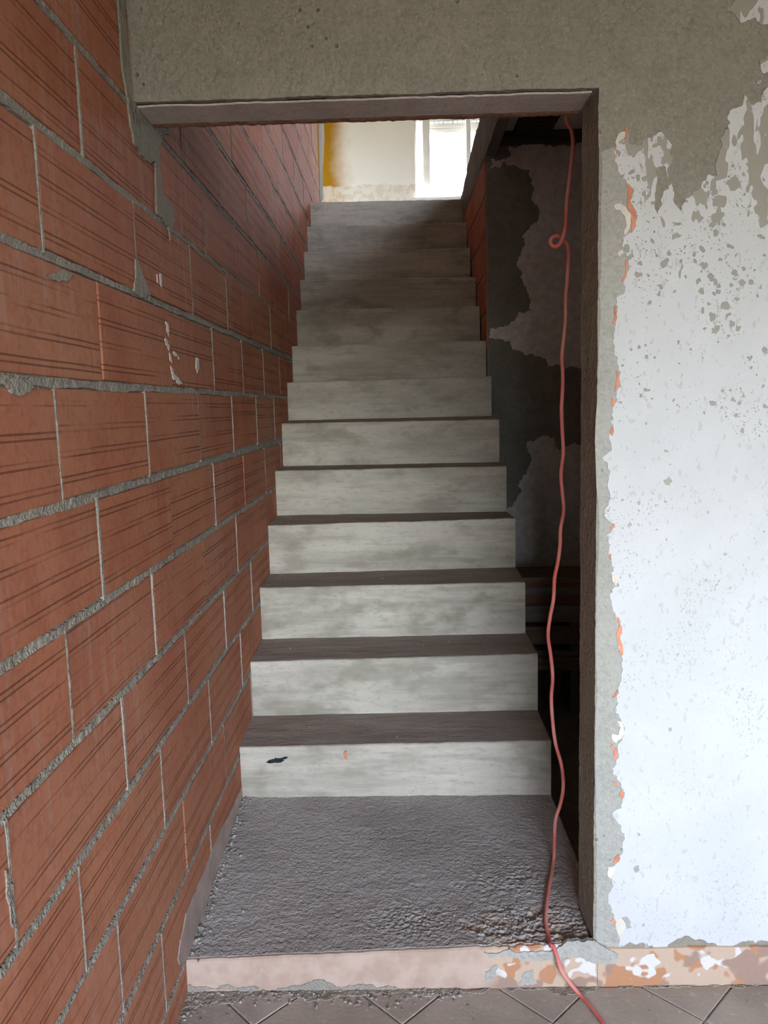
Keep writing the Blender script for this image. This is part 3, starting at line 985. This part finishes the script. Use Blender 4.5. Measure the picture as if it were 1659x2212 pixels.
def landing_z(x, y):
    s, t = (x - XL) / (XR - XL), (y - YF) / (Y1 - YF)
    s, t = min(max(s, 0), 1), min(max(t, 0), 1)
    z = (LF.z * (1 - s) + (RF.z - 0.002) * s) * (1 - t) + (LBk.z * (1 - s) + RBk.z * s) * t
    z += 0.0022 * nz(x * 6, y * 6, 1) + 0.0012 * nz(x * 25, y * 25, 2) + 0.0006 * nz(x * 80, y * 80, 3)
    # crumbled patch
    d = math.hypot((x - 0.30) / 0.19, (y - 1.775) / 0.085)
    a = max(0, 1 - d) ** 0.6 if d < 1 else 0
    q = y * 22 + 2.2 * nz(x * 7, y * 7, 4)
    rid = (q - math.floor(q)) - 0.5                    # broken flakes, each with a sharp lip
    z += a * (0.008 * rid * (0.4 + max(0, nz(x * 8, y * 20, 6) + 0.5)) + 0.006 * noise.fractal(Vector((x * 70, y * 90, 5)), 0.4, 2.0, 4) - 0.003)
    d2 = math.hypot((x - 0.02) / 0.16, (y - 1.80) / 0.10)
    a2 = max(0, 1 - d2) * 0.6
    z += a2 * 0.007 * noise.fractal(Vector((x * 100, y * 100, 9)), 0.3, 2.0, 3)
    d3 = math.hypot((x - 0.28) / 0.22, (y - 1.95) / 0.16)
    z += max(0, 1 - d3) * 0.0030 * noise.fractal(Vector((x * 80, y * 90, 4)), 0.3, 2.0, 3)
    return z


nx, ny = 330, 300
V, Fc = [], []
for j in range(ny + 1):
    y = YF + 0.004 + (Y1 + 0.02 - YF) * j / ny
    for i in range(nx + 1):
        x = XL - 0.001 + (XR - XL + 0.001) * i / nx
        if y < YF2 + 0.012:
            x = min(x, XL - 0.001 + (XJ - 0.002 - XL) * i / nx)
        V.append((x, y, landing_z(x, y)))
W = nx + 1
for j in range(ny):
    for i in range(nx):
        a = j * W + i
        Fc.append((a, a + 1, a + 1 + W, a + W))
rim = [i for i in range(W)] + [j * W + nx for j in range(1, ny + 1)] + [ny * W + i for i in range(nx - 1, -1, -1)] + [j * W for j in range(ny - 1, 0, -1)]
b0 = len(V)
V += [(V[i][0], V[i][1], -0.003) for i in rim]
for k in range(len(rim)):
    l = (k + 1) % len(rim)
    Fc.append((rim[k], rim[l], b0 + l, b0 + k))
part(mesh_obj('landing', V, Fc, LANDING, smooth=True))

# pink plastered riser of the landing
V, Fc = [], []
nn = 140
for k in range(nn + 1):
    x = XL - 0.001 + (XJ + 0.012 - XL) * k / nn
    zt = min(landing_z(x, YF + 0.01), 0.125) - 0.001 + 0.0015 * nz(x * 30, 2, 2)
    w = 0.0015 * nz(x * 10, 1, 1)
    V += [(x, YF + 0.0035, -0.003), (x, YF - 0.007 + w, -0.003), (x, YF - 0.007 + w, zt * 0.5), (x, YF - 0.006 + w, zt - 0.004), (x, YF - 0.002 + w, zt), (x, YF + 0.0035, zt)]
for k in range(nn):
    for j in range(5):
        Fc.append((k * 6 + j, k * 6 + j + 1, k * 6 + j + 7, k * 6 + j + 6))
Fc += [tuple(range(6)), tuple(nn * 6 + j for j in range(6))]
o = part(mesh_obj('landing_riser', V, Fc, PINK))
o['label'] = 'pink plastered riser'

def riser_patch(pix, mat, amp=0.2):
    out = rag([fpt(p, YF - 0.008) for p in pix], amp, 4)
    o = sheet('cement_splash', out, lambda u, v, d: Vector((u, YF - 0.006 - d, v)), 0.003, mat)
    return part(o)


riser_patch([(596, 2140), (640, 2130), (672, 2122), (694, 2116), (708, 2122), (722, 2128), (770, 2127), (800, 2126), (850, 2132), (870, 2140), (700, 2150), (600, 2150)], MORTAR)
riser_patch([(384, 2128), (410, 2126), (440, 2132), (480, 2128), (520, 2133), (560, 2134), (540, 2148), (384, 2152)], MORTAR)
riser_patch([(1048, 2100), (1062, 2088), (1076, 2086), (1072, 2102), (1060, 2116), (1050, 2120)], CEMENT_NEW)
riser_patch([(1128, 2106), (1140, 2098), (1150, 2094), (1152, 2110), (1160, 2124), (1120, 2126)], CEMENT_NEW)

# ------------------------------------------------------------------ right side of the stairwell: brick wall, slab edge, dark store
YT = on_x((1057, 600), XR + 0.004).y
YT = 4.115
wall_sr = structure(boxes('wall_stair_right', [(XR + 0.007, XR + 0.12, YT + 0.001, 5.62, 0.0, 2.60)], MORTAR))
for i in range(0, 14):
    z0 = 2.60 - 0.191 * (14 - i) + 0.003
    for k in range(-1, 5):
        a, b = YT + 0.003 + (k + (0.5 if i % 2 else 0.0)) * LB, YT + 0.003 + (k + 1 + (0.5 if i % 2 else 0.0)) * LB
        a, b = max(a, YT + 0.003), min(b, 5.615)
        if b - a < 0.05 or z0 + 0.19 < step_top(b - 0.05) - 0.1 or z0 < 0.6:
            continue
        o = bpy.data.objects.new('brick', random.choice(BM))
        o.location = (XR + 0.002, (a + b) / 2, z0 + 0.0955)
        o.rotation_euler = (0, 0, math.pi)
        o.scale = (1, (b - a) / LB, 1)
        link(o, wall_sr)

# slab edge of the upper floor, rough concrete
V, Fc = [], []
ys = [YF2 + 0.002 + (5.62 - YF2) * k / 120 for k in range(121)]
for y in ys:
    top = 2.885 if y < 4.7 else 2.885 - 0.10 * ((y - 4.7) / 0.92)
    w = 0.008 * nz(y * 6, 2, 2) + 0.004 * nz(y * 30, 1, 2)
    x0 = XR - 0.002 + 0.006 * nz(y * 5, 9, 1)
    V += [(x0 + 0.006, y, 2.602 + w * 0.4), (x0, y, 2.64 + w), (x0 + 0.003, y, top - 0.05), (x0 + 0.012 + w, y, top - 0.012), (x0 + 0.035, y, top + w), (XR + 0.055, y, top + w), (XR + 0.055, y, 2.602)]
for k in range(120):
    for j in range(7):
        Fc.append((k * 7 + j, k * 7 + (j + 1) % 7, (k + 1) * 7 + (j + 1) % 7, (k + 1) * 7 + j))
Fc += [tuple(range(7)), tuple(120 * 7 + j for j in range(7))]
structure(mesh_obj('trim_1', V, Fc, CONC))['label'] = 'rough concrete slab edge above the stair wall'

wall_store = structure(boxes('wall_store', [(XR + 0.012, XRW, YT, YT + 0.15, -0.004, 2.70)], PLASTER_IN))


def store_patch(pix, mat, s, ox, oy):
    out = rag([(lambda v: (max(v.x, XR + 0.014), v.z))(on_y((ox + p[0] / s, oy + p[1] / s), YT)) for p in pix], 0.25, 5)
    return sheet('limewash_patch', out, lambda u, v, d: Vector((u, YT - d, v)), 0.002, mat, wall_store)


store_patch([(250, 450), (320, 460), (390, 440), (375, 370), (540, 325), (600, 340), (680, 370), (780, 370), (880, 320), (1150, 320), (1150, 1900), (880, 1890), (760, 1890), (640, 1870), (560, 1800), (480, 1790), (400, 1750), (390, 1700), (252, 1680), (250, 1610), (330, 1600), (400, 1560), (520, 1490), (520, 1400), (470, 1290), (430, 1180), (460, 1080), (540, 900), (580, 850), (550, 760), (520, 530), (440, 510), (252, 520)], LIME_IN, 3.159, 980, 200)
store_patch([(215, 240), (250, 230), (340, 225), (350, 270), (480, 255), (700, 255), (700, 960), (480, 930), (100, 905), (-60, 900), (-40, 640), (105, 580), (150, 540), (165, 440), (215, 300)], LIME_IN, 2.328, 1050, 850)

ceil_s = structure(boxes('ceiling_store', [(XR + 0.056, XRW, YF2, YT, 2.70, 2.735)], PANEL))
xa, xb = on_z((1130, 250), 2.66).x, on_z((1215, 250), 2.66).x
for k in range(6):
    bevel_box('joist', (xa + 0.42 * k, xb + 0.42 * k, YF2 + 0.002, YT - 0.045, 2.672, 2.705), DARKWOOD, ceil_s, 0.006)
bevel_box('beam', (XR + 0.057, XRW, YT - 0.045, YT - 0.001, 2.645, 2.702), DARKWOOD, ceil_s, 0.006)

# planks stacked in the dark store beside the stairs
PL = [(1248, 1260), (1262, 1268), (1270, 1284), (1287, 1308), (1310, 1345), (1358, 1367), (1369, 1397), (1411, 1420), (1422, 1437), (1439, 1450)]
NAMES = ['topmost', 'second', 'third', 'fourth', 'fifth', 'sixth', 'seventh', 'eighth', 'ninth', 'lowest']
YP = 3.35
zprev = None
tops = []
for k, (a, b) in enumerate(PL):
    zt, zb_ = on_y((1190, a), YP).z, on_y((1190, b), YP).z
    tops.append([zt, zb_])
gaps = {4: True, 6: True, 9: True}
for k in range(10):                      # rest each plank on what is below it
    if not gaps.get(k) and k < 9:
        tops[k][1] = tops[k + 1][0] + 0.0006
for k in range(10):
    zt, zb_ = tops[k]
    yo = random.uniform(0, 0.05)
    o = bevel_box('wooden_plank', (0.02, 1.35 + random.uniform(-0.1, 0.1), 0, 0.24 + random.uniform(-0.03, 0.03), 0, zt - zb_), PLANKS[[0, 1, 2, 1, 2, 0, 0, 2, 0, 2][k]], None, 0.003)
    o.location = (0.50, YP + yo, zb_)
    o.rotation_euler = (0, 0, -0.035)
    tag(o, ('%s plank of the dark timber stack beside the stairs' % NAMES[k]) if k in (0, 9) else ('%s plank from the top of the dark timber stack beside the stairs' % NAMES[k]), 'plank', 'planks stacked beside the stairs')
for nme, k in (('upper', 4), ('middle', 6), ('bottom', 9)):
    hi = tops[k][1] - 0.0004
    lo = tops[k + 1][0] + 0.0004 if k < 9 else -0.003
    for side, xx in (('near the stairs', 0.78), ('far from the stairs', 1.5)):
        o = bevel_box('timber_batten', (-0.03, 0.03, 0, 0.2, 0, hi - lo), PLANKS[2], None, 0.003)
        o.location = (xx, YP + 0.03, lo)
        tag(o, '%s batten %s, spacing the planks of the dark timber stack' % (nme, side), 'batten', 'battens in the plank stack')

# ------------------------------------------------------------------ upper window
win = structure(empty('window_1', ((WIN[0] + WIN[1]) / 2, YW + 0.1, WIN[2])))


def wpart(name, b, mat, parent=None, w=0.004):
    o = bevel_box(name, b, mat, None, w)
    p = parent or win
    o.parent = p
    o.matrix_parent_inverse = Matrix.Translation(-win.location)
    return o


def wx(px, y=350):
    return on_y((px, y), YW + 0.08).x


def wz(py, x=960):
    return on_y((x, py), YW + 0.08).z


zs, zt = WIN[2], WIN[3]
xm0, xm1, xs0, xs1 = wx(913.5), wx(929), wx(1007), wx(1017)
zsill = wz(426, 908)
wpart('window_sill', (WIN[0] - 0.02, WIN[1] + 0.02, YW - 0.03, YW + 0.2, zs - 0.03, zsill - 0.03), FRAME)
wpart('frame_rail', (WIN[0], WIN[1], YW + 0.05, YW + 0.11, zsill - 0.03, zsill), FRAME)
wpart('frame_rail', (WIN[0], WIN[1], YW + 0.05, YW + 0.11, zt - 0.06, zt), FRAME)
for a, b in ((WIN[0], WIN[0] + 0.02), (xm0, xm1), (xs0, xs1), (WIN[1] - 0.05, WIN[1])):
    wpart('frame_stile', (a, b, YW + 0.05, YW + 0.11, zsill, zt - 0.06), FRAME)
for a, b in ((WIN[0] + 0.02, xm0), (xm1, xs0), (xs1, WIN[1] - 0.05)):
    wpart('pane', (a, b, YW + 0.078, YW + 0.082, zsill, zt - 0.06), GLASS, None, 0.0005)
# roller shutter, partly down, slats joined by perforated webs
zb_ = wz(282)
sh = 0.058
k = 0
while zb_ + k * sh < zt:
    z0 = zb_ + k * sh
    sl = wpart('shutter_slat', (WIN[0] + 0.005, WIN[1] - 0.005, YW + 0.15, YW + 0.162, z0, z0 + (sh - 0.012)), SHUT, None, 0.002)
    V, Fc = [], []
    if k >= 1:
        x = WIN[0] + 0.006
        while x < WIN[1] - 0.03:
            v, f = box_vf(x, x + 0.018, YW + 0.152, YW + 0.16, z0 + sh - 0.0125, z0 + sh + 0.0005, base=len(V))
            V += v; Fc += f
            x += 0.052
    else:
        v, f = box_vf(WIN[0] + 0.006, WIN[1] - 0.006, YW + 0.152, YW + 0.16, z0 + sh - 0.0125, z0 + sh + 0.0005)
        V, Fc = v, f
    o = mesh_obj('perforated_web', V, Fc, SHUT)
    o.parent = sl
    k += 1

# ------------------------------------------------------------------ red cable
CP = [(1222, 244), (1233, 276), (1238, 308), (1235, 349), (1230, 390), (1224, 441), (1222, 485), (1217, 507), (1211, 524), (1202, 532), (1193, 531), (1189, 523), (1193, 513), (1204, 510), (1216, 517), (1226, 531), (1229, 548), (1228, 564), (1225, 608), (1222, 650), (1222, 691), (1217, 738), (1214, 770), (1216, 817), (1214, 865), (1213, 884), (1215, 936), (1217, 979), (1212, 1022), (1215, 1065), (1218, 1103), (1211, 1142), (1210, 1176), (1205, 1215), (1198, 1249), (1196, 1292), (1188, 1335), (1184, 1374), (1190, 1417), (1194, 1464), (1191, 1507), (1194, 1559), (1200, 1606), (1213, 1653), (1217, 1698), (1211, 1735), (1200, 1771), (1198, 1810), (1197, 1849)]
RC = 0.0048
YC = 2.02
pts = []
for q, p in enumerate(CP):
    v = on_y(p, YC + 0.02 * math.sin(q * 0.7) * (1 if q < 40 else 0.3))
    if 8 <= q <= 14:
        v = on_y(p, YC + (q - 11) * 0.006)
    pts.append(v)
top0 = pts[0]
pts = [Vector((top0.x - 0.03, YC + 0.01, 2.668)), Vector((top0.x - 0.022, YC, 2.4)), Vector((top0.x - 0.012, YC, (2.3 + top0.z) / 2))] + pts
pts[1].z = top0.z + (2.668 - top0.z) * 0.7
pts[2].z = top0.z + (2.668 - top0.z) * 0.35
while pts and pts[-1].z < 0.135:
    pts.pop()
for p in [(1194, 1872), (1189, 1900), (1185, 1921), (1181, 1952), (1179, 1982), (1181, 2005), (1185, 2024), (1190, 2044)]:
    v = on_z(p, 0.115)
    for _ in range(4):
        v = on_z(p, landing_z(v.x, v.y) + RC + 0.001)
    pts.append(v)
e = on_y((1196, 2062), YF - 0.012)
pts.append(Vector((e.x, YF - 0.014, 0.108)))
for p in [(1212, 2095), (1230, 2122)]:
    v = on_y(p, YF - 0.03)
    v.z = max(v.z, RC + 0.001)
    pts.append(v)
for p in [(1252, 2148), (1278, 2176), (1308, 2217), (1345, 2270), (1370, 2340), (1360, 2450), (1300, 2600)]:
    pts.append(on_z(p, RC + 0.0012))
tag(tube('cable', pts, RC, CABLE), 'thin red cable hanging through the opening, looped once, trailing onto the floor', 'cable')

# ------------------------------------------------------------------ rubble grains
def grains(name, spots, label):
    V, Fc = [], []
    for (x, y, z, r) in spots:
        b = len(V)
        dirs = [(1, 0, 0), (-1, 0, 0), (0, 1, 0), (0, -1, 0), (0, 0, 1), (0, 0, -1)]
        for d in dirs:
            k = r * random.uniform(0.6, 1.25)
            V.append((x + d[0] * k + random.uniform(-.2, .2) * r, y + d[1] * k + random.uniform(-.2, .2) * r, z + r * 0.45 + d[2] * k * 0.8))
        for a in ((0, 2, 4), (2, 1, 4), (1, 3, 4), (3, 0, 4), (2, 0, 5), (1, 2, 5), (3, 1, 5), (0, 3, 5)):
            Fc.append(tuple(b + q for q in a))
    o = mesh_obj(name, V, Fc, RUBBLE)
    o['kind'] = 'stuff'
    o['label'] = label
    o['category'] = 'rubble'
    return o


S = []
for _ in range(260):                               # along the wall
    y = random.uniform(YF + 0.01, Y1 - 0.005)
    x = XL + 0.004 + abs(random.gauss(0, 0.016))
    S.append((x, y, landing_z(x, y), random.choice((0.0018, 0.0025, 0.0035, 0.0055))))
for _ in range(300):
    y = random.uniform(YF + 0.01, Y1 - 0.005); x = random.uniform(XL + 0.02, XJ - 0.01)
    S.append((x, y, landing_z(x, y), random.choice((0.0010, 0.0013, 0.0018, 0.0026))))
for _ in range(220):
    a, r = random.uniform(0, 6.28), abs(random.gauss(0, 0.5))
    x, y = 0.27 + 0.17 * r * math.cos(a), 1.79 + 0.08 * r * math.sin(a)
    if x < XJ - 0.01 and y > YF + 0.01:
        S.append((x, y, landing_z(x, y), random.choice((0.0012, 0.0018, 0.003))))
for p, r in (((525, 1966), 0.006), ((520, 1855), 0.006), ((980, 1833), 0.003), ((553, 1835), 0.004), ((428, 2062), 0.004), ((570, 1770), 0.004)):
    v = on_z(p, 0.10)
    S.append((v.x, v.y, landing_z(v.x, v.y), r))
grains('rubble_grains', S, 'loose cement grains scattered on the grey landing')
S = []
for _ in range(260):
    x = random.uniform(XL + 0.005, 0.15); y = YF - 0.01 - abs(random.gauss(0, 0.025))
    S.append((x, y, 0.0005, random.choice((0.0018, 0.0026, 0.0036, 0.005))))
for _ in range(160):
    x = random.uniform(XL + 0.005, 1.0); y = random.uniform(1.4, YF - 0.01)
    S.append((x, y, 0.0002, random.choice((0.0010, 0.0014, 0.002))))
for _ in range(200):
    y = random.uniform(1.2, YF - 0.01); x = XL + 0.004 + abs(random.gauss(0, 0.025))
    S.append((x, y, 0.0003, random.choice((0.0018, 0.003, 0.0045))))
grains('rubble_grains', S, 'loose cement grains along the foot of the pink riser')
S = []
for k in range(6):
    for _ in range(26):
        t = abs(random.gauss(0, 0.12)) if random.random() < 0.6 else random.random()
        t = min(t, 0.98)
        s = random.uniform(0.1, 0.93)
        x = XL + 0.006 + (XR - XL - 0.012) * t; y = SY[k] + TD * s
        zt = ZL[k] + (ZR[k] - ZL[k]) * t
        zk = BLZ[k + 1] + (BRZ[k + 1] - BLZ[k + 1]) * t
        S.append((x, y, zt + (zk - zt) * s, random.choice((0.0012, 0.0018, 0.0028))))
grains('rubble_grains', S, 'loose cement grains lying on the lower stair treads')
